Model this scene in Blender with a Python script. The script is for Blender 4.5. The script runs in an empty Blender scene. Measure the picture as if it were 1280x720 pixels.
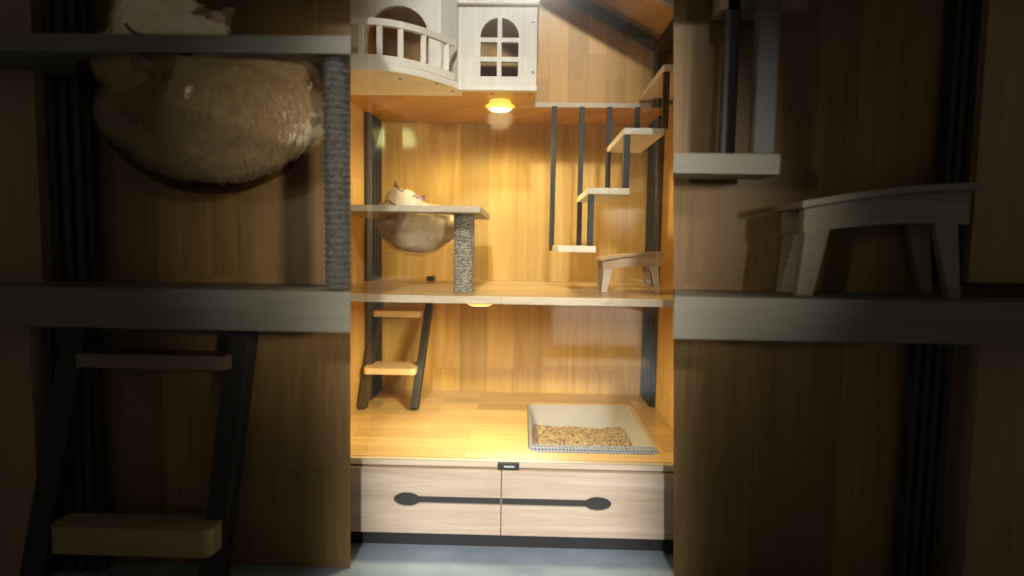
import bpy, bmesh, math, random
from mathutils import Vector, Matrix, noise
random.seed(7)
S = bpy.context.scene
COL = S.collection
R = math.radians

# ------------------------------------------------------------------ camera
CZ = 0.815                      # height of the lens above the shop floor
F = 720.0                       # focal length in pixels of a 1280 wide picture
cam_d = bpy.data.cameras.new('camera'); cam = bpy.data.objects.new('camera', cam_d); COL.objects.link(cam)
cam_d.sensor_width = 36; cam_d.lens = 36 * F / 1280; cam_d.clip_start = .02; cam_d.clip_end = 100
RM = Matrix.Rotation(R(1.19), 3, 'Z') @ Matrix.Rotation(R(90 - 4.37), 3, 'X') @ Matrix.Rotation(R(0.9), 3, 'Z')
cam.matrix_world = Matrix.Translation((0, 0, CZ)) @ RM.to_4x4()
S.camera = cam
cam_d.dof.use_dof = True; cam_d.dof.focus_distance = 1.68; cam_d.dof.aperture_fstop = 1.0
S.render.resolution_x = 1024; S.render.resolution_y = 576

# ------------------------------------------------------------------ world and lamps
w = bpy.data.worlds.new('World'); S.world = w; w.use_nodes = True
w.node_tree.nodes['Background'].inputs[0].default_value = (1, .88, .68, 1)
w.node_tree.nodes['Background'].inputs[1].default_value = .062
S.view_settings.view_transform = 'Standard'; S.view_settings.look = 'None'
S.view_settings.exposure = 0; S.view_settings.gamma = 1

def area(name, loc, rot, sx, sy, power, col, spread):
    l = bpy.data.lights.new(name, 'AREA'); l.shape = 'RECTANGLE'; l.size = sx; l.size_y = sy
    l.energy = power; l.color = col; l.spread = R(spread)
    o = bpy.data.objects.new(name, l); COL.objects.link(o); o.location = loc; o.rotation_euler = rot
    return o
# shop light falling on the front of the lit cabinet, from behind and above the viewer
area('shop_light', (-.03, -1.35, CZ + 1.45), (R(62.3), 0, 0), .72, 2.0, 6.2, (1.0, .98, .95), 6)

def spot(name, loc, tgt, power, col, size, soft=.05):
    l = bpy.data.lights.new(name, 'SPOT'); l.energy = power; l.color = col; l.spot_size = R(size); l.spot_blend = .5; l.shadow_soft_size = soft
    o = bpy.data.objects.new(name, l); COL.objects.link(o); o.location = loc
    o.rotation_euler = (Vector(tgt) - Vector(loc)).to_track_quat('-Z', 'Y').to_euler()
# two added fill spots right and left of the viewer, brightening the lit cabinet inside
spot('fill_spot', (1.6, -.9, CZ + .35), (-.30, 1.70, CZ + .02), 250, (1, .93, .78), 22, .16)
spot('fill_spot', (-1.7, -.9, CZ + .35), (.24, 1.70, CZ - .02), 90, (1, .93, .78), 22, .16)

# ------------------------------------------------------------------ projection helper: pixel of the photo + distance -> point
def at(px, py, Y):
    d = RM @ Vector(((px - 640) / F, -(py - 360) / F, -1))
    return Vector((d.x / d.y * Y, Y, CZ + d.z / d.y * Y))
def ax(px, py, Y): return at(px, py, Y).x
def az(px, py, Y): return at(px, py, Y).z

# ------------------------------------------------------------------ materials
def nodes(name):
    m = bpy.data.materials.new(name); m.use_nodes = True
    return m, m.node_tree.nodes, m.node_tree.links, m.node_tree.nodes['Principled BSDF']
def plain(name, col, rough=.5, metal=0, bump=0, bscale=60, var=.12):
    m, N, L, P = nodes(name)
    P.inputs['Roughness'].default_value = rough; P.inputs['Metallic'].default_value = metal
    tc = N.new('ShaderNodeTexCoord'); nz = N.new('ShaderNodeTexNoise'); nz.inputs['Scale'].default_value = bscale
    nz.inputs['Detail'].default_value = 5
    L.new(tc.outputs['Object'], nz.inputs['Vector'])
    mx = N.new('ShaderNodeMixRGB'); mx.inputs[1].default_value = (*[c * (1 - var) for c in col], 1)
    mx.inputs[2].default_value = (*[min(1, c * (1 + var)) for c in col], 1)
    L.new(nz.outputs['Fac'], mx.inputs[0]); L.new(mx.outputs[0], P.inputs['Base Color'])
    if bump:
        b = N.new('ShaderNodeBump'); b.inputs['Strength'].default_value = bump; b.inputs['Distance'].default_value = .003
        L.new(nz.outputs['Fac'], b.inputs['Height']); L.new(b.outputs[0], P.inputs['Normal'])
    return m
def wood(name, c1, c2, grain, rough=.4, plank=.07, length=.42, vary=.22, seam=.55, off=0.0, coat=0.0):
    """edge-glued boards: staves run along `grain` (0,1,2 = x,y,z)"""
    m, N, L, P = nodes(name)
    tc = N.new('ShaderNodeTexCoord'); sp = N.new('ShaderNodeSeparateXYZ'); L.new(tc.outputs['Object'], sp.inputs[0])
    oth = [i for i in range(3) if i != grain]
    ad = N.new('ShaderNodeMath'); ad.operation = 'ADD'
    L.new(sp.outputs[oth[0]], ad.inputs[0]); L.new(sp.outputs[oth[1]], ad.inputs[1])
    cb = N.new('ShaderNodeCombineXYZ')
    o1 = N.new('ShaderNodeMath'); o1.operation = 'ADD'; o1.inputs[1].default_value = 3.17 + off
    L.new(sp.outputs[grain], o1.inputs[0])
    L.new(o1.outputs[0], cb.inputs[0])
    o2 = N.new('ShaderNodeMath'); o2.operation = 'ADD'; o2.inputs[1].default_value = 5.03 + off
    L.new(ad.outputs[0], o2.inputs[0]); L.new(o2.outputs[0], cb.inputs[1])
    br = N.new('ShaderNodeTexBrick'); L.new(cb.outputs[0], br.inputs['Vector'])
    br.offset = .37; br.offset_frequency = 2; br.squash = 1
    br.inputs['Scale'].default_value = 1; br.inputs['Brick Width'].default_value = length; br.inputs['Row Height'].default_value = plank
    br.inputs['Mortar Size'].default_value = .0006; br.inputs['Mortar Smooth'].default_value = .3; br.inputs['Bias'].default_value = 0
    br.inputs['Color1'].default_value = (0, 0, 0, 1); br.inputs['Color2'].default_value = (1, 1, 1, 1); br.inputs['Mortar'].default_value = (.5, .5, .5, 1)
    # grain
    ms = N.new('ShaderNodeVectorMath'); ms.operation = 'MULTIPLY'
    ms.inputs[1].default_value = tuple(2.2 if i == grain else 34 for i in range(3))
    L.new(tc.outputs['Object'], ms.inputs[0])
    # shift grain for every stave
    sh = N.new('ShaderNodeVectorMath'); sh.operation = 'MULTIPLY_ADD'; sh.inputs[1].default_value = (7, 7, 7)
    L.new(br.outputs['Color'], sh.inputs[0]); L.new(ms.outputs[0], sh.inputs[2])
    g = N.new('ShaderNodeTexNoise'); g.inputs['Scale'].default_value = 1; g.inputs['Detail'].default_value = 6
    g.inputs['Roughness'].default_value = .62; g.inputs['Distortion'].default_value = .9
    L.new(sh.outputs[0], g.inputs['Vector'])
    g2 = N.new('ShaderNodeTexNoise'); g2.inputs['Scale'].default_value = 3; g2.inputs['Detail'].default_value = 3
    L.new(tc.outputs['Object'], g2.inputs['Vector'])
    cr = N.new('ShaderNodeValToRGB'); cr.color_ramp.elements[0].position = .32; cr.color_ramp.elements[1].position = .68
    cr.color_ramp.elements[0].color = (*c2, 1); cr.color_ramp.elements[1].color = (*c1, 1)
    L.new(g.outputs['Fac'], cr.inputs[0])
    # per stave brightness
    mr = N.new('ShaderNodeMapRange'); mr.inputs['To Min'].default_value = 1 - vary; mr.inputs['To Max'].default_value = 1 + vary * .5
    L.new(br.outputs['Color'], mr.inputs['Value'])
    mm = N.new('ShaderNodeVectorMath'); mm.operation = 'SCALE'; L.new(cr.outputs[0], mm.inputs[0]); L.new(mr.outputs[0], mm.inputs['Scale'])
    mr2 = N.new('ShaderNodeMapRange'); mr2.inputs['To Min'].default_value = .85; mr2.inputs['To Max'].default_value = 1.12
    L.new(g2.outputs['Fac'], mr2.inputs['Value'])
    m2 = N.new('ShaderNodeVectorMath'); m2.operation = 'SCALE'; L.new(mm.outputs[0], m2.inputs[0]); L.new(mr2.outputs[0], m2.inputs['Scale'])
    sm = N.new('ShaderNodeMixRGB'); sm.blend_type = 'MULTIPLY'; sm.inputs[2].default_value = (seam, seam * .85, seam * .7, 1)
    L.new(br.outputs['Fac'], sm.inputs[0]); L.new(m2.outputs[0], sm.inputs[1]); L.new(sm.outputs[0], P.inputs['Base Color'])
    rr = N.new('ShaderNodeMapRange'); rr.inputs['To Min'].default_value = rough - .08; rr.inputs['To Max'].default_value = rough + .12
    L.new(g.outputs['Fac'], rr.inputs['Value']); L.new(rr.outputs[0], P.inputs['Roughness'])
    b = N.new('ShaderNodeBump'); b.inputs['Strength'].default_value = .12; b.inputs['Distance'].default_value = .001
    L.new(g.outputs['Fac'], b.inputs['Height']); L.new(b.outputs[0], P.inputs['Normal'])
    P.inputs['Specular IOR Level'].default_value = .3; P.inputs['Coat Weight'].default_value = coat; P.inputs['Coat Roughness'].default_value = .18
    return m
A1, A2 = (.68, .44, .14), (.50, .29, .07)
M = {}
M['back'] = wood('honey pine boards upright', A1, A2, 2, .5, .105, 3.5, .26, seam=.5)
M['upper'] = wood('honey pine boards upper', (.72, .40, .11), (.58, .30, .07), 2, .42, .062, .22, .22, off=.013, coat=.3)  # deeper orange than the other pine; warm light put into the colour
M['side'] = wood('honey pine boards of the sides', A1, (.54, .30, .12), 2, .42, .12, .7, .14)
M['floorb'] = wood('pale pine boards lying', (.74, .53, .27), (.62, .40, .17), 0, .34, .075, .34, .24, coat=.3)
M['roof'] = wood('pine boards of the roof', (.64, .38, .18), (.54, .30, .13), 1, .5, .5, 2, .05)
M['pale'] = wood('pale bare pine of the drawers', (.66, .54, .42), (.48, .365, .26), 0, .5, .19, 3, .10, seam=.8, off=.2)
M['edge'] = wood('pale pine edge', (.70, .60, .46), (.60, .49, .35), 0, .5, .3, 1.2, .08)
M['white'] = wood('whitewashed pine', (.88, .82, .73), (.77, .69, .59), 2, .5, .09, .9, .07, seam=.85)
M['whitex'] = wood('whitewashed pine crosswise', (.88, .82, .74), (.78, .71, .62), 0, .5, .2, .9, .05, seam=.9)
M['tread'] = wood('pale pine tread', (.84, .76, .64), (.74, .64, .50), 1, .45, .2, .9, .05)
M['perchb'] = wood('greyed pine board', (.56, .48, .38), (.46, .385, .30), 0, .5, .3, 1.2, .08)
M['step'] = wood('honey pine step', (.80, .64, .38), (.72, .55, .30), 0, .38, .2, .9, .05)
M['stool'] = wood('grey brown pine', (.60, .43, .27), (.46, .31, .18), 0, .5, .2, .9, .06)
M['metal'] = plain('dark powder coated metal', (.016, .015, .015), .55, 0, .05, 200)
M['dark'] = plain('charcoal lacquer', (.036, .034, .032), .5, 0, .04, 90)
M['screw'] = plain('steel screw', (.10, .10, .11), .3, .8)
M['label'] = plain('pale label', (.6, .6, .58), .5)
M['tray'] = plain('cream plastic', (.48, .46, .43), .35, 0, .05, 20, .05)
M['grate'] = plain('blue grey plastic grate', (.40, .46, .60), .4, 0, 0, 30, .08)
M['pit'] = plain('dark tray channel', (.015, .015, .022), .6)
M['litter'] = plain('tofu litter pellets', (.58, .42, .22), .8, 0, 0, 90, .5)
M['litterd'] = plain('brown litter pellets', (.17, .10, .05), .85, 0, 0, 90, .4)
M['floor'] = plain('grey shop floor', (.27, .34, .40), .2, 0, .08, 7, .45)
M['bay'] = wood('dimmed boards upright', (.22, .13, .048), (.15, .085, .028), 2, .5, .2, 1.3, .25)  # bay woods: darkened base colours stand in for dim light
M['bayside'] = wood('dimmed side boards', (.34, .22, .12), (.26, .16, .085), 2, .5, .3, 1.3, .12)
M['bayshelf'] = wood('dimmed shelf board', (.15, .14, .105), (.12, .11, .08), 0, .5, .3, 1.6, .08)
M['bayedge'] = wood('dimmed pink brown step board', (.24, .15, .11), (.18, .11, .08), 0, .5, .3, 1.6, .08)
M['baystep'] = wood('dimmed brown step board', (.32, .23, .11), (.25, .17, .08), 0, .5, .3, 1.6, .08)  # step copy lowered in tone to look dim
M['baystand'] = wood('dimmed brown pine', (.27, .22, .16), (.20, .16, .11), 0, .5, .2, .9, .06)
# sisal, grey and a copy darkened to make the left bay look dim
for sn, sk, sf in (('grey sisal rope', 'sisal', 1.0), ('dimmed sisal rope', 'sisaldark', .17)):
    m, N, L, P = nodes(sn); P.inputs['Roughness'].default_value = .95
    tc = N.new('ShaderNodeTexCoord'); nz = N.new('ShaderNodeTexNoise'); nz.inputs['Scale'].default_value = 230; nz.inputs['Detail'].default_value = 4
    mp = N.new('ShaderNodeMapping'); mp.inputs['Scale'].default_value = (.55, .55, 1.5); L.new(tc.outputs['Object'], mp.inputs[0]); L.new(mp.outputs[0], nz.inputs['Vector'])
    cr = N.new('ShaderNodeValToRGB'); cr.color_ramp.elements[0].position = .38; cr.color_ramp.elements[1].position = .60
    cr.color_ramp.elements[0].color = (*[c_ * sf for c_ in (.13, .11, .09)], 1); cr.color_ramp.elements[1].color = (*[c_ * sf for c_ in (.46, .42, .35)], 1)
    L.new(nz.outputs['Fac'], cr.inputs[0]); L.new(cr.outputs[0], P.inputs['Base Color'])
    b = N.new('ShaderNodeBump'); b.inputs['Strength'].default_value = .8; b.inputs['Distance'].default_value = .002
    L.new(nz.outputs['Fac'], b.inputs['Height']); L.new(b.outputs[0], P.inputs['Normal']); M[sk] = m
# lamp glass
m, N, L, P = nodes('glowing lamp glass'); P.inputs['Base Color'].default_value = (.9, .8, .5, 1)
P.inputs['Emission Color'].default_value = (1, .68, .06, 1); P.inputs['Emission Strength'].default_value = 1.15; M['glow'] = m
m, N, L, P = nodes('bright lamp lens'); P.inputs['Base Color'].default_value = (.9, .85, .6, 1)
P.inputs['Emission Color'].default_value = (1, .93, .60, 1); P.inputs['Emission Strength'].default_value = 2.6; M['lens'] = m
m, N, L, P = nodes('greenish lamp glass'); P.inputs['Emission Color'].default_value = (.75, .85, .35, 1); P.inputs['Emission Strength'].default_value = 2.4; M['strip'] = m
# clear acrylic
def acrylic(name, col, refl, tint, base=.02):
    m = bpy.data.materials.new(name); m.use_nodes = True; N = m.node_tree.nodes; L = m.node_tree.links; N.clear()
    o = N.new('ShaderNodeOutputMaterial'); t = N.new('ShaderNodeBsdfTransparent'); t.inputs[0].default_value = (*col, 1)
    pw = N.new('ShaderNodeMath'); pw.operation = 'POWER'; pw.inputs[1].default_value = 4
    ma = N.new('ShaderNodeMath'); ma.operation = 'MULTIPLY_ADD'; ma.inputs[1].default_value = .5; ma.inputs[2].default_value = base
    g = N.new('ShaderNodeBsdfGlossy'); g.inputs['Roughness'].default_value = .06; g.inputs['Color'].default_value = (*tint, 1)
    lw = N.new('ShaderNodeLayerWeight'); lw.inputs['Blend'].default_value = refl
    mx = N.new('ShaderNodeMixShader'); L.new(lw.outputs['Facing'], pw.inputs[0]); L.new(pw.outputs[0], ma.inputs[0]); L.new(ma.outputs[0], mx.inputs[0]); L.new(t.outputs[0], mx.inputs[1]); L.new(g.outputs[0], mx.inputs[2])
    L.new(mx.outputs[0], o.inputs[0]); return m
M['dimmed'] = acrylic('smoked acrylic', (.66, .60, .52), .5, (.2, .17, .14), .006)  # tint darkened so the bay bowl and its cat look dim
M['acrylic'] = acrylic('clear brown tinged acrylic', (.98, .96, .93), .5, (.7, .6, .5))
M['glass'] = acrylic('clear door glass', (.97, .98, .97), .5, (1, 1, 1), .13)
# cat
def catmat(name, c1, c2):
    m, N, L, P = nodes(name); P.inputs['Roughness'].default_value = .9; P.inputs['Sheen Weight'].default_value = .3
    tc = N.new('ShaderNodeTexCoord'); nz = N.new('ShaderNodeTexNoise'); nz.inputs['Scale'].default_value = 14; nz.inputs['Detail'].default_value = 5
    L.new(tc.outputs['Object'], nz.inputs['Vector'])
    mx = N.new('ShaderNodeValToRGB'); mx.color_ramp.elements[0].position = .35; mx.color_ramp.elements[1].position = .65
    mx.color_ramp.elements[0].color = (*c2, 1); mx.color_ramp.elements[1].color = (*c1, 1)
    L.new(nz.outputs['Fac'], mx.inputs[0]); L.new(mx.outputs[0], P.inputs['Base Color']); return m
M['fur'] = catmat('cream fur', (.93, .82, .62), (.82, .68, .46))
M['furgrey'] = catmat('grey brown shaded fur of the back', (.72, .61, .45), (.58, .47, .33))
M['furdark'] = catmat('brown point fur', (.30, .19, .12), (.20, .12, .08))
M['furtan'] = catmat('tan mask fur', (.62, .46, .31), (.50, .35, .22))
M['pink'] = plain('pink ear skin', (.62, .36, .31), .7)
M['line'] = plain('dark eye line', (.045, .028, .02), .6)

# ------------------------------------------------------------------ mesh builder
class MB:
    def __init__(s): s.bm = bmesh.new()
    def box(s, x0, x1, y0, y1, z0, z1, bev=0.0):
        t = bmesh.new(); bmesh.ops.create_cube(t, size=1)
        for v in t.verts:
            v.co = Vector((x0 + (v.co.x + .5) * (x1 - x0), y0 + (v.co.y + .5) * (y1 - y0), z0 + (v.co.z + .5) * (z1 - z0)))
        if bev: bmesh.ops.bevel(t, geom=list(t.edges), offset=bev, segments=2, profile=.7, affect='EDGES')
        s.add(t); return s
    def add(s, t, mat=None):
        if mat is not None: t.transform(mat)
        me = bpy.data.meshes.new('tmp'); t.to_mesh(me); t.free(); s.bm.from_mesh(me); bpy.data.meshes.remove(me)
    def bar(s, p, q, wx, wy, up=Vector((0, 1, 0)), bev=0.0):
        """rectangular bar from p to q, wx across, wy along `up`"""
        p, q = Vector(p), Vector(q); d = (q - p); ln = d.length; d.normalize()
        a = d.cross(up).normalized(); c = a.cross(d).normalized()
        t = bmesh.new(); bmesh.ops.create_cube(t, size=1)
        for v in t.verts: v.co = Vector((v.co.x * wx, v.co.y * wy, v.co.z * ln))
        if bev: bmesh.ops.bevel(t, geom=list(t.edges), offset=bev, segments=2, profile=.7, affect='EDGES')
        mt = Matrix((a, c, d)).transposed().to_4x4(); mt.translation = (p + q) / 2
        s.add(t, mt); return s
    def lathe(s, prof, cx, cy, seg=48, sx=1, sy=1, cap=True):
        rings = []
        for r, z in prof:
            rings.append([s.bm.verts.new((cx + math.cos(k * math.tau / seg) * r * sx, cy + math.sin(k * math.tau / seg) * r * sy, z)) for k in range(seg)])
        for a, b in zip(rings, rings[1:]):
            for k in range(seg): s.bm.faces.new((a[k], a[(k + 1) % seg], b[(k + 1) % seg], b[k]))
        if cap: s.bm.faces.new(rings[0][::-1]); s.bm.faces.new(rings[-1])
        return s
    def plate(s, outer, holes, plane, d0, d1):
        """flat board with holes. plane 'XZ' (thick along y) or 'XY' (thick along z)"""
        def co(a, b, d): return Vector((a, d, b)) if plane == 'XZ' else Vector((a, b, d))
        t = bmesh.new(); allv = []
        for d in (d0, d1):
            es = []; loops = []
            for lp in [outer] + holes:
                vs = [t.verts.new(co(a, b, d)) for a, b in lp]
                es += [t.edges.new((vs[i], vs[(i + 1) % len(vs)])) for i in range(len(vs))]; loops.append(vs)
            bmesh.ops.triangle_fill(t, edges=es, use_beauty=True, use_dissolve=False)
            allv.append(loops)
        for la, lb in zip(*allv):
            n = len(la)
            for i in range(n): t.faces.new((la[i], la[(i + 1) % n], lb[(i + 1) % n], lb[i]))
        bmesh.ops.recalc_face_normals(t, faces=list(t.faces)); s.add(t); return s
    def ell(s, c, r, rot=None, sub=3):
        t = bmesh.new(); bmesh.ops.create_icosphere(t, subdivisions=sub, radius=1)
        mt = Matrix.Diagonal((*r, 1))
        if rot is not None: mt = rot.to_4x4() @ mt
        mt.translation = Vector(c); s.add(t, mt); return s
    def sweep(s, path, wz, wy):
        """rectangular section swept along a path in the xy plane (closed ends); path of (x,y,z)"""
        pr = []
        n = len(path)
        for i, p in enumerate(path):
            a = Vector(path[max(0, i - 1)]); b = Vector(path[min(n - 1, i + 1)]); d = (b - a); d.z = 0; d.normalize()
            nn = Vector((d.y, -d.x, 0)); p = Vector(p)
            pr.append([s.bm.verts.new(p + nn * wy / 2 + Vector((0, 0, wz / 2))), s.bm.verts.new(p - nn * wy / 2 + Vector((0, 0, wz / 2))),
                       s.bm.verts.new(p - nn * wy / 2 - Vector((0, 0, wz / 2))), s.bm.verts.new(p + nn * wy / 2 - Vector((0, 0, wz / 2)))])
        for a, b in zip(pr, pr[1:]):
            for k in range(4): s.bm.faces.new((a[k], a[(k + 1) % 4], b[(k + 1) % 4], b[k]))
        s.bm.faces.new(pr[0][::-1]); s.bm.faces.new(pr[-1]); return s
    def build(s, name, mat, parent=None, smooth=False, org=None):
        bmesh.ops.recalc_face_normals(s.bm, faces=list(s.bm.faces))
        me = bpy.data.meshes.new(name)
        o = bpy.data.objects.new(name, me); COL.objects.link(o)
        off = world_loc(parent) if parent else (Vector(org) if org else Vector((0, 0, 0)))
        for v in s.bm.verts: v.co -= off
        s.bm.to_mesh(me); s.bm.free()
        for mm in (mat if isinstance(mat, list) else [mat]): me.materials.append(mm)
        if smooth:
            for p in me.polygons: p.use_smooth = True
        if parent: o.parent = parent
        elif org: o.location = off
        return o
def world_loc(o):
    v = Vector((0, 0, 0))
    while o: v += o.location; o = o.parent
    return v
def tag(o, label=None, cat=None, group=None, kind=None):
    for k, v in (('label', label), ('category', cat), ('group', group), ('kind', kind)):
        if v: o[k] = v
    return o
def empty(name, loc, label, cat, group=None):
    o = bpy.data.objects.new(name, None); COL.objects.link(o); o.location = loc; o.empty_display_size = .05
    return tag(o, label, cat, group)
def rrect(x0, x1, y0, y1, r, n=6):
    pts = []
    for cx, cy, a0 in ((x1 - r, y1 - r, 0), (x0 + r, y1 - r, 90), (x0 + r, y0 + r, 180), (x1 - r, y0 + r, 270)):
        for k in range(n + 1):
            a = R(a0 + 90 * k / n); pts.append((cx + r * math.cos(a), cy + r * math.sin(a)))
    return pts

# ------------------------------------------------------------------ key dimensions of the lit cabinet
YF, YB = 1.50, 2.20
XL = ax(472, 490, YB); XR = ax(806, 492, YB)
ZF = CZ - .573                  # cabinet floor
ZS = CZ - .139                  # top of middle shelf
ZC = CZ + .449                  # underside of the upper storey
YP = 1.93                       # front of the upper storey on the right
ZE = az(822, 66, 2.0)           # eave
YG = 2.02                       # plane of the gable beam

# ------------------------------------------------------------------ setting
fl = MB(); fl.box(-4, 4, -3, 5, -.02, 0); fo = fl.build('floor', M['floor']); tag(fo, kind='structure')

# ------------------------------------------------------------------ the cabinet
cab = empty('cat_cabinet', ((XL + XR) / 2, YB, 0), 'lit honey pine cat cabinet with dark metal posts, two drawers and pitched roof', 'cabinet')
MB().box(XL - .02, XR + .02, YB, YB + .018, ZF - .02, ZC + .5).build('back_panel', M['back'], cab)
MB().box(XR, XR + .02, YF, YB - .001, .07, ZE - .003).build('side_panel', M['side'], cab)
MB().box(XL - .02, XL, YF, YB - .001, .07, ZE + .2).build('side_panel', M['side'], cab)
# litter opening
OX0, OX1 = ax(659, 505, 2.07), ax(829, 571, 1.555)
OY0, OY1 = 1.555, 2.06
MB().plate([(XL + .001, YF), (XR - .001, YF), (XR - .001, YB - .001), (XL + .001, YB - .001)], [rrect(OX0, OX1, OY0, OY1, .035)], 'XY', ZF - .018, ZF).build('floor_panel', M['floorb'], cab)
MB().box(XL + .001, XR - .001, YF - .014, YF - .001, ZF - .019, ZF - .001, .002).build('front_rail', M['edge'], cab)
# middle shelf and its pale edge
MB().box(XL + .001, XR - .001, YF + .004, YB - .001, ZS - .0175, ZS).build('shelf', M['floorb'], cab)
MB().box(XL - .018, XR + .018, YF - .010, YF + .003, ZS - .018, ZS + .002, .0025).build('shelf_edge', M['edge'], cab)
# upper storey
MB().box(XL + .001, XR - .001, YP + .006, YB - .001, ZC, ZC + .016).build('upper_floor', M['upper'], cab)
XH = ax(671, 60, 1.73)
ztop = ZC + .46
# gable board follows the slope of the roof
SL = math.tan(R(29))
zg = lambda x: ZE - .03 + (XR - x) * SL
xa = ax(655, 60, YP)
MB().plate([(xa, ZC + .001), (XR - .001, ZC + .001), (XR - .001, zg(XR)), (xa, zg(xa))], [], 'XZ', YP + .008, YP + .022).build('gable_panel', M['upper'], cab)
MB().box(xa - .05, XR - .002, YP - .006, YP + .007, ZC - .001, ZC + .014, .002).build('gable_trim', M['edge'], cab)
MB().plate([(XL + .001, 1.802), (ax(577, 117, 1.73), 1.802), (ax(577, 117, 1.73), 1.746), (XH - .004, 1.746), (XH - .004, YP + .005), (XL + .001, YP + .005)], [], 'XY', ZC, ZC + .012).build('upper_floor', M['upper'], cab)
MB().box(XL + .001, XH - .001, 1.74, YB - .001, ztop + .061, ztop + .075).build('upper_ceiling', M['upper'], cab)  # unseen board, put in to keep the cat house dark inside
# posts: grooved extrusions lying on the side walls at the back
for x, s_, zt in ((XR, -1, ZE), (XL, 1, ZC - .001)):
    m_ = MB()
    m_.box(min(x, x + s_ * .012), max(x, x + s_ * .012), 2.02, YB - .002, ZF + .001, ZS - .022)
    for k in range(4):
        y = 2.03 + k * .045
        m_.box(min(x, x + s_ * .022), max(x, x + s_ * .022), y, y + .022, ZF + .001, ZS - .022, .003)
    m_.build('corner_post', M['metal'], cab)
    m_ = MB()
    m_.box(min(x, x + s_ * .012), max(x, x + s_ * .012), 2.02, YB - .002, ZS + .001, ZC - .001)
    for k in range(4):
        y = 2.03 + k * .045
        m_.box(min(x, x + s_ * .022), max(x, x + s_ * .022), y, y + .022, ZS + .001, ZC - .001, .003)
    m_.build('corner_post', M['metal'], cab)
m_ = MB()
m_.box(XR - .068, XR - .030, 1.895, 1.925, ZC - .002, ZE, .003)
for k in range(2): m_.box(XR - .062 + k * .014, XR - .054 + k * .014, 1.890, 1.896, ZC - .002, ZE - .02, .001)
m_.build('roof_post', M['metal'], cab)
# gable beam and eave beam
pb = Vector((XR - .05, 1.905, ZE - .018)); pe = pb + Vector((-.52, 0, .52 * SL))
MB().bar(pb, pe, .036, .016, bev=.002).build('gable_beam', M['metal'], cab)
MB().box(XR - .066, XR - .030, 1.62, 1.894, ZE - .036, ZE - .002, .003).build('eave_beam', M['metal'], cab)
rp = MB(); n = Vector((SL, 0, 1)).normalized()
t = bmesh.new(); vs = []
for dz in (0, .016):
    for x, y in ((XR + .03, 1.72), (XR - .60, 1.72), (XR - .60, YB), (XR + .03, YB)):
        vs.append(t.verts.new((x, y, ZE + .008 + (XR - .03 - x) * SL + dz)))
for q in ((0, 1, 2, 3), (4, 7, 6, 5), (0, 4, 5, 1), (1, 5, 6, 2), (2, 6, 7, 3), (3, 7, 4, 0)): t.faces.new([vs[i] for i in q])
rp.add(t); rp.build('roof_panel', M['roof'], cab)
# drawers
xm = ax(626.5, 625, YF - .02); zt = az(640, 588.5, YF - .02); zb = az(640, 669, YF - .02)
zh = az(640, 627, YF - .02)
XHL, XHR = ax(509, 625, YF - .02), ax(747, 629, YF - .02)
for side in (0, 1):
    x0, x1 = (XL - .018, xm - .0012) if side == 0 else (xm + .0012, XR + .018)
    # inlay outline: oval end running into a straight slot that reaches the joint
    cx = XHL if side == 0 else XHR; sg = 1 if side == 0 else -1
    xe = x1 if side == 0 else x0
    def inlay(grow=0):
        pts = []; rx, rz, hz = .036 + grow, .0192 + grow, .0098 + grow
        a0 = math.asin(hz / rz)
        for k in range(25):
            a = a0 + (math.tau - 2 * a0) * k / 24
            pts.append((cx + sg * rx * math.cos(a), zh + rz * math.sin(a)))
        pts.append((xe + sg * (-.0008), zh - hz)); pts.append((xe + sg * (-.0008), zh + hz))
        return pts
    d = MB().plate([(x0, zb), (x1, zb), (x1, zt), (x0, zt)], [inlay()], 'XZ', YF - .022, YF - .002).build('drawer', M['pale'], cab)
    MB().plate(inlay(-.0002), [], 'XZ', YF - .016, YF - .006).build('handle_slot', M['dark'], d)
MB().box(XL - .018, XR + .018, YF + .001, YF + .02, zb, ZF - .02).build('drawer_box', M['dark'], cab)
lt = MB().box(ax(622, 582, YF - .03), ax(649, 583, YF - .03), YF - .034, YF - .0225, az(635, 587, YF - .03), az(635, 578.5, YF - .03), .002).build('latch', M['dark'], cab)
MB().box(ax(630, 582, YF - .03), ax(643, 583, YF - .03), YF - .0352, YF - .0342, az(636, 583.5, YF - .03), az(636, 581.5, YF - .03)).build('badge', M['label'], lt)
MB().box(XL - .018, XR + .018, YF - .004, YF + .02, az(640, 684, YF), zb - .003, .003).build('base_rail', M['metal'], cab)
MB().box(XL - .018, XR + .018, YF + .03, YB, .075, zb - .003).build('base_board', M['dark'], cab)
for x in (ax(837, 690, YF), ax(390, 690, YF) - .02, ):
    for y in (YF - .012, YB - .08):
        MB().lathe([(.019, 0.001), (.021, .006), (.021, .02), (.012, .024), (.012, .076)], x, y + .012, 24).build('foot', M['metal'], cab, True)

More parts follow.
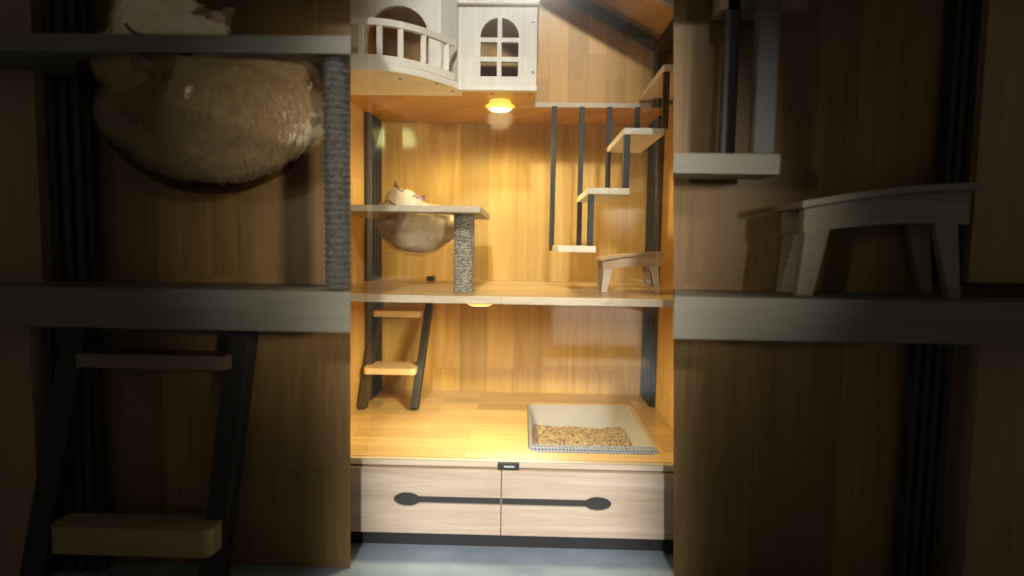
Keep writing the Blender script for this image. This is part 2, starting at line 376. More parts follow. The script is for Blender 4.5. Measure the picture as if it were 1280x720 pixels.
# ------------------------------------------------------------------ cat house with balcony
YW = 1.73
xh0 = ax(573, 60, YW); house = empty('cat_house', (xh0, YW, ZC), 'whitewashed wooden cat house with arched window and curved balcony in the upper storey', 'cat house')
zt_h = az(620, 7, YW)
cxw = ax(624.5, 60, YW); px = YW / F
def zpx(y): return az(624, y, YW)
holes = []
def quad(xa_, xb_, ya_, yb_, r=.002): return rrect(ax(xa_, 60, YW), ax(xb_, 60, YW), zpx(yb_), zpx(ya_), r, 3)
holes += [quad(600.7, 621.5, 52.5, 71), quad(627, 648, 52.5, 71), quad(600.7, 621.5, 77, 95.5), quad(627, 648, 77, 95.5)]
zc0 = zpx(47)
for sg in (-1, 1):
    xi = cxw + sg * 2.7 * px; rr_ = 23.6 * px
    pts = [(xi, zc0)]
    for k in range(0, 13):
        a = math.pi / 2 * k / 12
        x = cxw + sg * rr_ * math.cos(a)
        if (x - xi) * sg < .001: continue
        pts.append((x, zc0 + rr_ * math.sin(a)))
    pts.append((xi, zc0 + math.sqrt(rr_ ** 2 - (2.7 * px) ** 2)))
    holes.append(pts if sg > 0 else pts[::-1])
MB().plate([(xh0, ZC - .001), (XH, ZC - .001), (XH, zt_h), (xh0, zt_h)], holes, 'XZ', YW, YW + .014).build('window_panel', M['white'], house)
MB().box(xh0 - .002, XH + .002, YW - .006, YW - .0005, ZC - .001, ZC + .012, .0015).build('bottom_rail', M['whitex'], house)
MB().box(xh0 - .004, XH + .006, YW - .012, YW + .3, zt_h + .001, zt_h + .06, .003).build('top_board', M['whitex'], house)
MB().box(XH - .012, XH - .001, YW + .015, YP + .004, ZC + .013, zt_h).build('end_panel', M['white'], house)
for sy in (26, 90):
    c = at(666, sy, YW - .002); t = bmesh.new()
    bmesh.ops.create_cone(t, cap_ends=True, segments=16, radius1=.0045, radius2=.0035, depth=.003)
    m_ = MB(); m_.add(t, Matrix.Translation(c) @ Matrix.Rotation(R(90), 4, 'X')); m_.build('screw', M['screw'], house)
# wall with the arched doorway
YD = 1.80
cd = ax(497, 45, YD); rd = 38 * YD / F; zd = az(497, 47, YD)
arch = [(cd - rd, ZC + .019)] + [(cd + rd * math.cos(R(180 - k * 9)), zd + rd * math.sin(R(180 - k * 9))) for k in range(21)] + [(cd + rd, ZC + .019)]
xd1 = ax(551, 50, YD)
MB().plate([(XL + .001, ZC + .013), (xd1, ZC + .013), (xd1, zt_h + .06), (XL + .001, zt_h + .06)], [arch], 'XZ', YD, YD + .014).build('door_panel', M['white'], house)
# slanting corner panel
t = bmesh.new(); vs = []
for z in (ZC + .001, zt_h + .06):
    for x, y in ((xd1, YD), (xh0 + .001, YW + .001), (xh0 + .008, YW + .014), (xd1 + .006, YD + .013)): vs.append(t.verts.new((x, y, z)))
for q in ((0, 1, 2, 3), (4, 7, 6, 5), (0, 4, 5, 1), (1, 5, 6, 2), (2, 6, 7, 3), (3, 7, 4, 0)): t.faces.new([vs[i] for i in q])
m_ = MB(); m_.add(t); m_.build('corner_panel', M['white'], house)
# balcony slab: an arc bulging towards the viewer
xb1 = ax(576, 117, 1.73); cxb = ax(452, 90, 1.55)
def yb(x, infl=0): # front curve of the balcony
    u = (x - cxb) / (xb1 - cxb)
    return 1.535 + .195 * abs(u) ** 2.2 + infl
bx0 = max(XL + .002, cxb - (xb1 - cxb))
N_ = 40
xs = [bx0 + (xb1 - bx0) * k / N_ for k in range(N_ + 1)]
MB().plate([(x, yb(x)) for x in xs] + [(xb1, YD - .001), (bx0, YD - .001)], [], 'XY', ZC, ZC + .018).build('balcony_floor', M['whitex'], house)
zr = lambda z: [(x, yb(x) + .008, z) for x in xs[:-2]]
rl = empty('railing', (0, 0, 0), None, None); rl.parent = house; rl.location = Vector((cxb, 1.55, ZC)) - house.location
MB().sweep(zr(ZC + .0295), .021, .010).build('bottom_rail', M['whitex'], rl)
MB().sweep(zr(ZC + .124), .017, .014).build('top_rail', M['whitex'], rl)
for pxx in (424, 451.5, 474.5, 501, 529.5, 558):
    x = ax(pxx, 60, yb(ax(pxx, 60, 1.57)))
    x = ax(pxx, 60, yb(x) + .008); y = yb(x) + .008
    MB().box(x - .0075, x + .0075, y - .0045, y + .0055, ZC + .0395, ZC + .116, .002).build('baluster', M['white'], rl)
for sx, sY in ((500, 1.62), (546, 1.66), (566, 1.74), (615, 1.77), (662, 1.77)):
    MB().lathe([(.0035, ZC - .002), (.0045, ZC - .0003)], ax(sx, 112, sY), sY, 14).build('screw', M['screw'], house)

# ------------------------------------------------------------------ hanging staircase
YT0, YT1 = 1.60, YP - .008
def tread_px(x0, x1, ytop, yup, name='tread'):
    a = at(x0, ytop, YT0); b_ = at(x1, ytop, YT0)
    return a.x, min(b_.x, XR - .004), a.z
st = empty('hanging_staircase', (ax(740, 135, YP), YP, ZC), 'hanging staircase of four pale treads on thin black rods', 'staircase')
TR = []
for x0, x1, y in ((697, 745, 307), (735, 787, 234.5), (780, 831, 159.5), (830, 880, 80)):
    xa_, xb_, z = tread_px(x0, x1, y, 0)
    TR.append((xa_, xb_, z)); MB().box(xa_, xb_, YT0, YT1, z - .0175, z, .002).build('tread', M['tread'], st)
for i in range(3):   # front rods, each from a tread up to the next
    x = TR[i + 1][0] + .0105
    MB().box(x - .0085, x + .0085, YT0 + .004, YT0 + .021, TR[i][2] + .0005, TR[i + 1][2] - .018, .003).build('rod', M['metal'], st)
for i, pxx in enumerate((694.5, 727.5, 762, 797)):
    x = ax(pxx, 140, YP - .02)
    lev = [(TR[max(0, i - 1)][2] if i else TR[0][2] - .0175)]
    if i: lev = [TR[i - 1][2]]
    z0 = lev[0] + .0005
    # the rod is broken where a tread crosses it
    cut = TR[i][2] if i else None
    dx = -.004 if i == 0 else 0
    if cut and cut < ZC - .005:
        MB().box(x - .008, x + .008, YT1 - .018, YT1 - .002, z0, cut - .018, .002).build('rod', M['metal'], st)
        MB().box(x - .008, x + .008, YT1 - .018, YT1 - .002, cut + .0005, ZC - .002, .002).build('rod', M['metal'], st)
    else:
        MB().box(x - .008 + dx, x + .008 + dx, YT1 - .018, YT1 - .002, z0, ZC - .002, .002).build('rod', M['metal'], st)

# ------------------------------------------------------------------ lamps
def lamp(x, y, z, r, label, power, seg, h):
    t = empty('ceiling_lamp', (x, y, z), label, 'lamp')
    MB().lathe([(r * .72, z - .0005), (r * .74, z - .22 * h), (r * 1.0, z - .52 * h), (r * .98, z - .60 * h), (r * .78, z - .88 * h)], x, y, seg, cap=True).build('lamp_shade', M['glow'], t)
    MB().lathe([(r * .77, z - .885 * h), (r * .68, z - .96 * h), (r * .3, z - h)], x, y, seg).build('lens', M['lens'], t)
    l = bpy.data.lights.new('lamp_light', 'SPOT'); l.energy = power; l.color = (1, .82, .40); l.shadow_soft_size = r * .8
    l.spot_size = R(174); l.spot_blend = .4
    o = bpy.data.objects.new('bulb', l); COL.objects.link(o); o.parent = t; o.location = (0, 0, -h - .018)
lamp(ax(625, 138, 1.85), 1.85, ZC - .0005, .047, 'glowing yellow faceted lamp under the upper storey beneath the cat house window', 16, 8, .031)
lamp(ax(600, 379, 1.62), 1.62, ZS - .018, .040, 'glowing flat round lamp under the middle shelf', 16, 40, .019)

# ------------------------------------------------------------------ perch with acrylic bowl and sisal post
def rope_post(x, y, z0, z1, r, turns, name, mat, parent):
    m_ = MB(); prof = []
    n_ = turns * 6
    for k in range(n_ + 1):
        prof.append((r - .0040 * (r / .03) * (.5 - .5 * math.cos(k * math.tau / 6)) , z0 + (z1 - z0) * k / n_))
    m_.lathe(prof, x, y, 56)
    for v in m_.bm.verts:
        q = noise.noise(v.co * 130) * .0016 * (r / .03); d = Vector((v.co.x - x, v.co.y - y, 0))
        if d.length > 0: v.co += d.normalized() * q
    return m_.build(name, mat, parent, True)
ZB = CZ + .099
XB1 = ax(600, 263, 1.55)
BX, BY, BR = ax(521, 270, 1.765), 1.765, .128
perch = empty('cat_perch', (ax(580, 362, 1.66), 1.66, ZS), 'pale wooden cat perch with clear bowl on a grey sisal post', 'cat perch')
hole = [(BX + BR * math.cos(k * math.tau / 48), BY + BR * math.sin(k * math.tau / 48)) for k in range(48)]
MB().plate([(XL + .014, 1.55), (XB1, 1.55), (XB1, 2.0), (XL + .014, 2.0)], [hole], 'XY', ZB - .0165, ZB).build('board', M['perchb'], perch)
rope_post(ax(580, 330, 1.66), 1.66, ZS + .001, ZB - .017, .0315, 30, 'sisal_post', M['sisal'], perch)
bw = []
for k in range(15):
    a = R(90) * k / 14
    bw.append((BR * .995 * math.cos(a) + .0005, ZB - .01 - .132 * math.sin(a)))
MB().lathe(bw[::-1], BX, BY, 64, cap=False).build('bowl', M['acrylic'], perch, True)
# rim of the bowl
m_ = MB(); m_.lathe([(BR - .001, ZB + .0005), (BR + .010, ZB + .0005), (BR + .010, ZB + .0035), (BR - .001, ZB + .0035), (BR - .001, ZB + .0005)], BX, BY, 64, cap=False)
m_.build('bowl_rim', M['acrylic'], perch, True)

# ------------------------------------------------------------------ cat (one continuous body, mesh in local space about the bowl centre at board level)
def remeshed(mb, voxel, smooth_it=2):
    me = bpy.data.meshes.new('raw'); mb.bm.to_mesh(me); mb.bm.free()
    o = bpy.data.objects.new('raw', me); COL.objects.link(o)
    md = o.modifiers.new('r', 'REMESH'); md.mode = 'VOXEL'; md.voxel_size = voxel
    sm = o.modifiers.new('s', 'SMOOTH'); sm.iterations = smooth_it; sm.factor = .5
    dg = bpy.context.evaluated_depsgraph_get(); ev = o.evaluated_get(dg)
    b2 = bmesh.new(); b2.from_mesh(ev.to_mesh()); ev.to_mesh_clear()
    bpy.data.objects.remove(o); bpy.data.meshes.remove(me)
    return b2
HC = Vector((ax(506, 262, 1.70) - BX, 1.70 - BY, .011))      # head centre
HR = Matrix.Rotation(R(24), 3, 'Y') @ Matrix.Rotation(R(18), 3, 'X')
def hp(x, y, z): return HC + HR @ Vector((x, y, z)) * HS
HS = 1.24
c = MB()
c.ell((.002, .004, -.058), (.118, .112, .058))
c.ell((.0, .0, -.085), (.088, .086, .042))
c.ell((-.02, .045, -.004), (.075, .045, .030))               # curled body sunk in the bowl
c.ell((.045, .035, -.030), (.066, .066, .046))               # haunch
c.ell((-.050, .040, -.025), (.055, .060, .045))
c.ell((.02, -.045, -.046), (.085, .060, .048))               # belly towards the viewer
c.ell((.055, -.035, -.018), (.048, .050, .022))              # forearm folded
c.ell((.010, -.086, -.036), (.056, .018, .016), Matrix.Rotation(R(-12), 3, 'Y'))
c.ell((-.080, -.01, -.004), (.036, .055, .030))              # tail lying along the rim
c.ell((-.085, -.035, -.002), (.020, .040, .016))
c.ell(HC + Vector((.012, .025, -.018)), (.045, .045, .040))  # neck
c.ell(HC, (.059, .052, .043), HR)                            # skull
c.ell(hp(-.022, -.020, -.012), (.022, .020, .018), HR); c.ell(hp(.022, -.020, -.012), (.022, .020, .018), HR)   # cheeks
c.ell(hp(0, -.038, -.011), (.017, .015, .012), HR)           # muzzle
c.ell(hp(0, -.034, .002), (.009, .014, .009), HR)            # bridge of the nose
for sg in (-1, 1):                                           # ears
    t = bmesh.new()
    vs = [t.verts.new(hp(*p)) for p in ((sg * .012, -.010, .028), (sg * .042, -.006, .012), (sg * .024, .006, .020), (sg * .043, -.004, .053))]
    for q in ((0, 1, 3), (1, 2, 3), (2, 0, 3), (0, 2, 1)): t.faces.new([vs[i] for i in q])
    bmesh.ops.recalc_face_normals(t, faces=list(t.faces)); c.add(t)
b2 = remeshed(c, .0032, 2)
b2.normal_update()
for v in b2.verts:
    v.co += v.normal * (.0018 * noise.noise(v.co * 70) + .0030 * noise.noise(v.co * 24))
HI = HR.inverted()
def region(p):
    q = HI @ (p - HC) / HS
    if q.length < .085 and q.z > .030 and abs(q.x) > .012 and q.y < .02:          # ears
        if q.y < -.006 and abs(abs(q.x) - .033) < .007 and .028 < q.z < .046: return 4
        return 2
    if q.length < .075 and q.y < -.028 and abs(q.x) < .018 and q.z < .004: return 3
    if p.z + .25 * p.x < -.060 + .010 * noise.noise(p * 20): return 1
    return 0
fac = list(b2.faces)
tris = []
for f in fac:
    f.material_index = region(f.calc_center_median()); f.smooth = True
    tris.append((f.calc_center_median(), f.normal.copy(), f.material_index))
down = Vector((.25, -.15, -1))
for k in range(26000):
    p, n_, mi = random.choice(tris)
    q = HI @ (p - HC)
    ear = mi in (2, 4)
    if ear and random.random() < .7: continue
    ln = random.uniform(.003, .005) if (ear or q.length < .055) else random.uniform(.007, .013)
    tan = down - n_ * down.dot(n_)
    if tan.length < .1: tan = Vector((1, 0, 0)) - n_ * n_.x
    tan.normalize(); sd = n_.cross(tan)
    j = Vector((random.uniform(-1, 1), random.uniform(-1, 1), random.uniform(-1, 1))) * .002
    base = p + j - n_ * .001; wd = sd * .0006
    mid = base + n_ * ln * .35 + tan * ln * .45; tip = base + n_ * ln * .42 + tan * ln + j * .8
    vs = [b2.verts.new(x) for x in (base + wd, base - wd, mid - wd * .7, mid + wd * .7, tip)]
    f1 = b2.faces.new((vs[0], vs[1], vs[2], vs[3])); f2 = b2.faces.new((vs[3], vs[2], vs[4]))
    f1.material_index = f2.material_index = mi
# closed eyes, nose and mouth drawn by small dark folds joined to the body mesh
def fold(pts, r):
    for a, b_ in zip(pts, pts[1:]):
        t = bmesh.new(); bmesh.ops.create_cone(t, cap_ends=True, segments=8, radius1=r, radius2=r, depth=(b_ - a).length * 1.15)
        z = (b_ - a).normalized(); mt = z.to_track_quat('Z', 'Y').to_matrix().to_4x4(); mt.translation = (a + b_) / 2
        me = bpy.data.meshes.new('t'); t.transform(mt); t.to_mesh(me); t.free(); n0 = len(b2.faces); b2.from_mesh(me); bpy.data.meshes.remove(me)
        b2.faces.ensure_lookup_table()
        for f in b2.faces[n0:]: f.material_index = 5
for sg in (-1, 1):
    fold([hp(sg * (.010 + .0045 * k), -.0405 + .0016 * k * (k > 0) - .0005, .003 + .0022 * math.sin(k * 1.3) * 0 - .0006 * (k - 2) ** 2 * -1 + .0) for k in range(5)], .0017)
fold([hp(-.004, -.0535, -.006), hp(.004, -.0535, -.006)], .0022)
me = bpy.data.meshes.new('cat'); b2.to_mesh(me); b2.free()
for k_ in ('fur', 'furgrey', 'furdark', 'furtan', 'pink', 'line'): me.materials.append(M[k_])
cat = bpy.data.objects.new('cat', me); COL.objects.link(cat); cat.location = (BX, BY, ZB)
tag(cat, 'small cream cat with brown ears asleep in the clear bowl of the lit perch', 'cat')

# ------------------------------------------------------------------ ladder
lad = empty('ladder', (ax(485, 514, 1.97), 1.97, ZF), 'small dark ladder with honey pine steps leaning up through the middle shelf', 'ladder')
def lrail(px0, py0, Y0, px1, py1, Y1, wx=.024):
    a = at(px0, py0, Y0); b_ = at(px1, py1, Y1); a.z = ZF + .002
    MB().bar(a, b_, wx, .05, bev=.003).build('rail', M['metal'], lad)
    return a, b_
ra = lrail(518, 513, 1.93, 537, 380, 2.12); la = lrail(453, 508, 1.93, 474, 376, 2.12, .026)
for y, x0, x1, Y in ((457.5, 457, 521, 1.96), (387, 468, 528, 2.06)):
    a = at(x0, y, Y); b_ = at(x1, y, Y)
    MB().plate(rrect(a.x, b_.x, Y - .035, Y + .085, .014), [], 'XY', a.z - .021, a.z).build('step', M['step'], lad)
# stub of the rails above the shelf
for pxx in (538,):
    x = ax(pxx, 352, 2.10); MB().box(x - .014, x + .014, 2.09, 2.13, ZS + .001, ZS + .016, .003).build('rail_end', M['metal'], lad)

# ------------------------------------------------------------------ low stand on the shelf
def stand(loc, label, mat, sc=1.0, flat=1.0, legmat=None):
    """low four legged stand, top sloping up to the right, local units: about 0.17 m wide"""
    t = empty('cat_stand', loc, label, 'stand')
    L_ = Vector(loc)
    W, Dp = .172 * sc, .13 * sc * flat
    h0, h1 = .093 * sc, .115 * sc
    yy0, yy1 = L_.y, L_.y + Dp
    # top board curved gently
    m_ = MB(); n_ = 10; prof = []
    for k in range(n_ + 1):
        u = k / n_; prof.append((L_.x - .006 * sc + (W + .012 * sc) * u, L_.z + h0 + (h1 - h0) * u + .004 * sc * math.sin(u * math.pi)))
    outl = prof + [(x, z + .007 * sc) for x, z in prof[::-1]]
    m_.plate(outl, [], 'XZ', yy0 - .008 * sc, yy1 + .004 * sc); m_.build('top', mat, t)
    for y in (yy0, yy1 - .012 * sc):
        m_ = MB()
        zl = lambda u: L_.z + h0 + (h1 - h0) * u
        low = [(L_.x + W * u, zl(u) - (.026 + .010 * u - .005 * math.sin(math.pi * u)) * sc) for u in [k / 8 for k in range(9)]]
        upp = [(L_.x + W * u, zl(u) - .0005 + .004 * sc * math.sin(u * math.pi) - .0008) for u in [k / 8 for k in range(9)]]
        m_.plate(low + upp[::-1], [], 'XZ', y, y + .012 * sc); m_.build('apron', mat, t)
        for (xa_, xb_, xc, xd, zz) in ((0, .024, .012, -.004, .027), (W / sc - .034, W / sc - .004, W / sc + .006, W / sc - .006, .034)):
            top = zl(0 if xa_ == 0 else 1) - zz * sc
            if xa_ == 0: pts = [(0.004, top + .014 * sc), (.028, top + .004 * sc), (.014, L_.z + .001), (-.003, L_.z + .001)]
            else: pts = [(W / sc - .036, top + .005 * sc), (W / sc - .012, top + .014 * sc), (W / sc - .002, L_.z + .001), (W / sc - .014, L_.z + .001)]
            m2 = MB(); m2.plate([(L_.x + a_ * sc, b_) for a_, b_ in pts], [], 'XZ', y + .0015 * sc, y + .0105 * sc); m2.build('leg', legmat or mat, t)
    return t
stand((ax(753, 362, 1.70), 1.70, ZS + .0005), 'small pale wooden four legged stand on the lit middle shelf below the stairs', M['stool'], legmat=M['edge'])

# ------------------------------------------------------------------ litter tray, grate, litter
trayo = empty('litter_tray', ((OX0 + OX1) / 2, OY0, ZF), 'cream litter tray sunk in the cabinet floor behind a blue grey grate', 'litter tray')
def loft(loops):
    m_ = MB(); pr = None
    for pts, z in loops:
        vs = [m_.bm.verts.new((x, y, z)) for x, y in pts]
        if pr:
            for k in range(len(vs)): m_.bm.faces.new((pr[k], pr[(k + 1) % len(vs)], vs[(k + 1) % len(vs)], vs[k]))
        pr = vs
    m_.bm.faces.new(pr); return m_
e = .0015
loft([(rrect(OX0 + e, OX1 - e, OY0 + e, OY1 - e, .034), ZF - .008), (rrect(OX0 + .004, OX1 - .004, OY0 + .004, OY1 - .004, .032), ZF - .011),
      (rrect(OX0 + .010, OX1 - .012, OY0 + .008, OY1 - .010, .032), ZF - .010),
      (rrect(OX0 + .022, OX1 - .030, OY0 + .02, OY1 - .022, .04), ZF - .10), (rrect(OX0 + .030, OX1 - .038, OY0 + .03, OY1 - .030, .04), ZF - .106)]).build('basin', M['tray'], trayo, True)
gm = MB(); gx0, gx1, gy0, gy1 = OX0 + .006, OX1 - .008, OY0 + .004, OY0 + .070
gz = ZF - .004
nx, ny = 36, 3
for k in range(nx + 1):
    x = gx0 + (gx1 - gx0) * k / nx; gm.box(x - .0011, x + .0011, gy0, gy1, gz - .003, gz)
for k in range(ny + 1):
    y = gy0 + (gy1 - gy0) * k / ny; gm.box(gx0 - .001, gx1 + .001, y - .0014, y + .0014, gz - .0035, gz + .0006)
gm.build('grate', M['grate'], trayo)
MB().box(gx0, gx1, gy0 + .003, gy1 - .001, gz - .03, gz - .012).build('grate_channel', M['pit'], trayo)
lm = MB(); lx0, lx1, ly0, ly1 = OX0 + .022, OX1 - .032, OY0 + .03, OY1 - .026
zl0 = ZF - .083
g = bmesh.new(); bmesh.ops.create_grid(g, x_segments=60, y_segments=60, size=.5)
for v in g.verts:
    x = lx0 + (v.co.x + .5) * (lx1 - lx0); y = ly0 + (v.co.y + .5) * (ly1 - ly0)
    v.co = Vector((x, y, zl0 + .017 * noise.noise(Vector((x * 9, y * 9, 3)))))
lm.add(g)
bm = lm.bm
for k in range(9000):
    x = random.uniform(lx0, lx1); y = random.uniform(ly0, ly1); z = zl0 + .017 * noise.noise(Vector((x * 9, y * 9, 3))) + random.uniform(.0005, .004)
    d = Vector((random.uniform(-1, 1), random.uniform(-1, 1), random.uniform(-.45, .45))).normalized() * random.uniform(.0025, .0048)
    s1 = d.cross(Vector((0, 0, 1))).normalized() * .0016; s2 = d.cross(s1).normalized() * .0016; c0 = Vector((x, y, z))
    r0 = [bm.verts.new(c0 - d + s) for s in (s1, s2, -s1, -s2)]; r1 = [bm.verts.new(c0 + d + s) for s in (s1, s2, -s1, -s2)]
    mi = 1 if random.random() < .26 else 0
    for i in range(4):
        bm.faces.new((r0[i], r0[(i + 1) % 4], r1[(i + 1) % 4], r1[i])).material_index = mi
    bm.faces.new(r0[::-1]).material_index = mi; bm.faces.new(r1).material_index = mi
lo = lm.build('cat_litter', [M['litter'], M['litterd']], None, org=((lx0 + lx1) / 2, ly0, zl0)); tag(lo, 'tan pellet litter spread in the cream tray', 'litter', kind='stuff')

# ------------------------------------------------------------------ added side bays: enlarged, darkened copies of the lit cabinet filling the sides
BF, BB = 1.17, 1.375      # front and back of the bays
BM_ = (BF + BB) / 2
def slab(m_, pxa, pxb, pya, pyb, y0, y1, ysamp=None, cut=None):
    """board between two columns; the end next to the lit cabinet is cut on the slant of the aisle"""
    Y = ysamp or y0; pm = (pya + pyb) / 2
    z0 = az((pxa + pxb) / 2, pyb, Y); z1 = az((pxa + pxb) / 2, pya, Y)
    xa0, xb0 = ax(pxa, pm, y0), ax(pxb, pm, y0); xa1, xb1_ = xa0, xb0
    if cut == 'R': xb1_ = ax(pxb, pm, y1)
    if cut == 'L': xa1 = ax(pxa, pm, y1)
    return m_.plate([(xa0, y0), (xb0, y0), (xb1_, y1), (xa1, y1)], [], 'XY', z0, z1)
def panel(m_, pxa, pxb, pya, pyb, y0, y1, cut=0):
    """upright board, its edge towards the lit cabinet bevelled (cut 1 right edge, -1 left edge)"""
    t = bmesh.new(); vs = []
    for Y in (y0, y1):
        for px_, py_ in ((pxa, pyb), (pxb, pyb), (pxb, pya), (pxa, pya)):
            p = at(px_, py_, y0); q = at(px_, py_, Y)
            e = (px_ == pxb and cut > 0) or (px_ == pxa and cut < 0)
            vs.append(t.verts.new((q.x if e else p.x, Y, p.z)))
    for q in ((0, 1, 2, 3), (4, 7, 6, 5), (0, 4, 5, 1), (1, 5, 6, 2), (2, 6, 7, 3), (3, 7, 4, 0)): t.faces.new([vs[i] for i in q])
    m_.add(t); return m_
# left bay
bl = empty('filler_bay', (ax(220, 600, BB), BB, 0), 'added side bay in darkened colours left of the lit cabinet with a grey brown shelf', 'display cabinet')
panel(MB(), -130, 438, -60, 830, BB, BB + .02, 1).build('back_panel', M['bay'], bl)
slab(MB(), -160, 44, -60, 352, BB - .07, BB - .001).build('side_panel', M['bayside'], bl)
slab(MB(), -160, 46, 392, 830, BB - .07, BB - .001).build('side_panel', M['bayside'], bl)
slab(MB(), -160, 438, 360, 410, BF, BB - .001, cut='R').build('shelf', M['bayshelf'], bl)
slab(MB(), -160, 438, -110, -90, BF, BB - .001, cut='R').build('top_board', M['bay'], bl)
def grooved(pxa, pxb, pya, pyb, Y, parent, n_=4):
    x0, x1 = ax(pxa, 300, Y), ax(pxb, 300, Y); z0, z1 = az(pxa, pyb, Y), az(pxa, pya, Y)
    m_ = MB(); m_.box(x0, x1, Y + .012, Y + .03, z0, z1)
    for k in range(n_):
        a = x0 + (x1 - x0) * k / n_; m_.box(a, a + (x1 - x0) / n_ * .5, Y, Y + .012, z0, z1, .002)
    return m_.build('corner_post', M['metal'], parent)
grooved(50, 113, -60, 350, BB - .05, bl); grooved(50, 110, 385, 790, BB - .05, bl)
# big perch of the left bay
YC = 1.272
bp = empty('cat_perch', (ax(422, 370, YC), YC, az(300, 362, YC)), 'added enlarged dim copy of the cat perch with bowl and sisal post in the left bay', 'cat perch')
zb1, zb0 = az(220, 43, BF + .0), az(220, 65, BF + .0)
bxc = ax(260, 70, YC); brr = 158 * YC / F; bry = .34
hole = [(bxc + brr * math.cos(k * math.tau / 48), YC + brr * bry * math.sin(k * math.tau / 48)) for k in range(48)]
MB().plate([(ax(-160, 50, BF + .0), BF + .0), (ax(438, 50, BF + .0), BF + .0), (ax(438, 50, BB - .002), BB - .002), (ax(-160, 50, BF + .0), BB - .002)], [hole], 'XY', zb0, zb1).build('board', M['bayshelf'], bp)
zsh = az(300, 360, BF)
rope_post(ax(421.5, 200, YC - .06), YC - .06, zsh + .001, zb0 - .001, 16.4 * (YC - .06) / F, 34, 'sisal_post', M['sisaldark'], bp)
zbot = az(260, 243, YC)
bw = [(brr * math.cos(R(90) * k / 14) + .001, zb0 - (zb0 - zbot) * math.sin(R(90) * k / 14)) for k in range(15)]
MB().lathe(bw[::-1], bxc, YC, 64, sy=bry, cap=False).build('bowl', M['dimmed'], bp, True)
cat2 = cat.copy(); COL.objects.link(cat2); sc = brr / BR * .99
cat2.scale = (sc, sc * bry, (zb0 - zbot) / .124 * .93); cat2.location = (bxc, YC, zb1 - .012)
cat2['label'] = 'added enlarged dim copy of the cat curled in the big bowl of the left bay'
# ladder of the left bay
bld = empty('ladder', (ax(170, 790, 1.36), 1.36, az(170, 815, BF)), 'added enlarged copy of the ladder with darkened steps in the left bay', 'ladder')
def brail(pa, pb_, Ya, Yb, wd):
    MB().bar(at(*pa, Ya), at(*pb_, Yb), wd, .05, bev=.004).build('rail', M['metal'], bld)
brail((258, 800), (308, 390), 1.30, 1.345, .052); brail((34, 800), (106, 390), 1.30, 1.345, .056)
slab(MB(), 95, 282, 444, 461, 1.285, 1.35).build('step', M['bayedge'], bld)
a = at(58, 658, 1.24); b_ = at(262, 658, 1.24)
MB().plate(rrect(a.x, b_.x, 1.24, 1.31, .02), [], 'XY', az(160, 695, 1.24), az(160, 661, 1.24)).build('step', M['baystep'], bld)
# right bay
br_ = empty('filler_bay', (ax(1060, 600, BB), BB, 0), 'added side bay in darkened colours right of the lit cabinet with a grey brown shelf', 'display cabinet')
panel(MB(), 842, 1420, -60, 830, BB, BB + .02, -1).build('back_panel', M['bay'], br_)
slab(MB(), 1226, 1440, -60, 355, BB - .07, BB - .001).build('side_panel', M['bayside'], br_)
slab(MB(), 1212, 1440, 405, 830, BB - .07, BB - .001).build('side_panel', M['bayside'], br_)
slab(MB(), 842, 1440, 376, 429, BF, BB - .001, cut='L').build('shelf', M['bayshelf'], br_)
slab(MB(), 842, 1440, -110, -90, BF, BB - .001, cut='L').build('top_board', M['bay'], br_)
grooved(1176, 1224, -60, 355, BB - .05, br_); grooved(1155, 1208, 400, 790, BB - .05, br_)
bst = empty('hanging_staircase', (ax(940, 0, 1.3), 1.3, az(900, -90, BF)), 'added enlarged dim copy of the hanging staircase with black rods in the right bay', 'staircase')
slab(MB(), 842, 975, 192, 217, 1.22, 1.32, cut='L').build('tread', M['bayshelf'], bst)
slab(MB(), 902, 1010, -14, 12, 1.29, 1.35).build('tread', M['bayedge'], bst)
for xa_, xb_, Y, yt in ((905, 923, 1.29, 0), (945, 972, 1.225, -60)):
    z0 = az(900, 192, 1.22) + .001
    MB().box(ax(xa_, 100, Y), ax(xb_, 100, Y), Y, Y + .025, z0, az(900, yt - 60, Y), .003).build('rod', M['metal'], bst)
p0 = at(1000, 368, 1.24); zs2 = az(1120, 376, BF)
stand((p0.x, 1.24, zs2 + .0005), 'added enlarged darkened copy of the four legged stand on the shelf of the right bay', M['baystand'], 2.0, .42)

# ------------------------------------------------------------------ glass door of the lit cabinet
gd = MB().box(XL, XR, YF - .030, YF - .026, ZF + .003, ZC + .6).build('glass_door', M['glass'], cab)
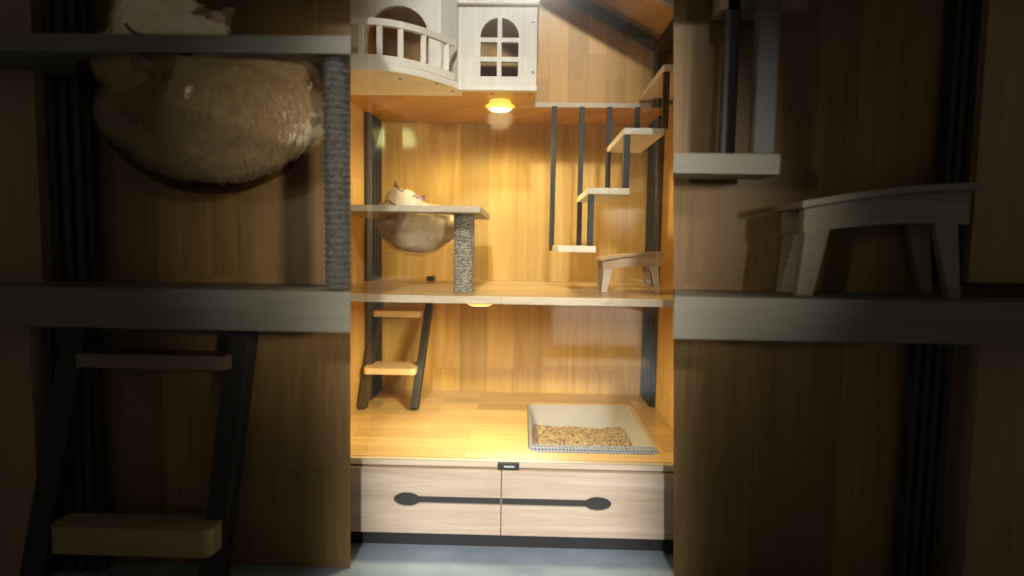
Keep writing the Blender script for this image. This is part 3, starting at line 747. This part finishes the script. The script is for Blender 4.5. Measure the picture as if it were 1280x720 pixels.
# ------------------------------------------------------------------ what stands behind the viewer and shows faintly in the glass
def mir(px_, py_, y):          # point at depth y whose mirror image in the pane shows at this place
    yg = YF - .030; Y = 2 * yg - y; p = at(px_, py_, Y); return Vector((p.x, y, p.z))
yt = -.9
tree = empty('cat_tree', (mir(720, 560, yt).x, yt, 0), 'pale cat tree seen as a faint reflection in the glass above the litter tray', 'cat tree')
a, b_ = mir(690, 432, yt), mir(803, 388, yt)
MB().box(a.x, b_.x, yt - .35, yt, a.z, b_.z, .03).build('cubby', M['white'], tree)
a2 = mir(706, 440, yt); c2 = mir(790, 440, yt)
for x in (a2.x + .05, c2.x):
    MB().lathe([(.036, .04), (.036, a.z - .002)], x, yt - .12, 24).build('post', M['sisal'], tree, True)
MB().box(a.x - .05, b_.x + .05, yt - .45, yt + .05, .002, .038, .01).build('base_board', M['white'], tree)
p, q = mir(752, 300, yt), mir(812, 262, yt)
MB().lathe([(.03, p.z), (.12, p.z + .02), ((q.x - p.x) / 2, q.z - .01), ((q.x - p.x) / 2, q.z)], (p.x + q.x) / 2, yt - .18, 32).build('lounge_bowl', M['white'], tree, True)
MB().box((p.x + q.x) / 2 - .03, (p.x + q.x) / 2 + .03, yt - .21, yt - .15, b_.z + .001, p.z - .001).build('post', M['sisal'], tree)
spot('reflection_spot', (.45, .25, CZ + 1.5), (.48, yt, CZ - .3), 260, (1, .95, .88), 50)  # added spot, brightens the cat tree so its reflection shows
a, b_ = mir(440, 181, -1.0), mir(518, 162, -1.0)
pl = empty('shop_lamp', (b_.x, -1.0, b_.z), 'shop lamp reflected as a pale green bar in the glass at upper left', 'lamp')
MB().plate([(a.x, a.z), (b_.x - .02, a.z), (b_.x, a.z + .04), (b_.x - .03, b_.z), (a.x, b_.z)], [], 'XZ', -1.06, -1.0).build('lamp_shade', M['strip'], pl)
MB().lathe([(.006, b_.z + .001), (.006, 2.9)], (a.x + b_.x) / 2, -1.03, 10).build('cable', M['dark'], pl)
# ------------------------------------------------------------------ render settings
S.render.engine = 'CYCLES'
S.cycles.max_bounces = 8; S.cycles.transparent_max_bounces = 12
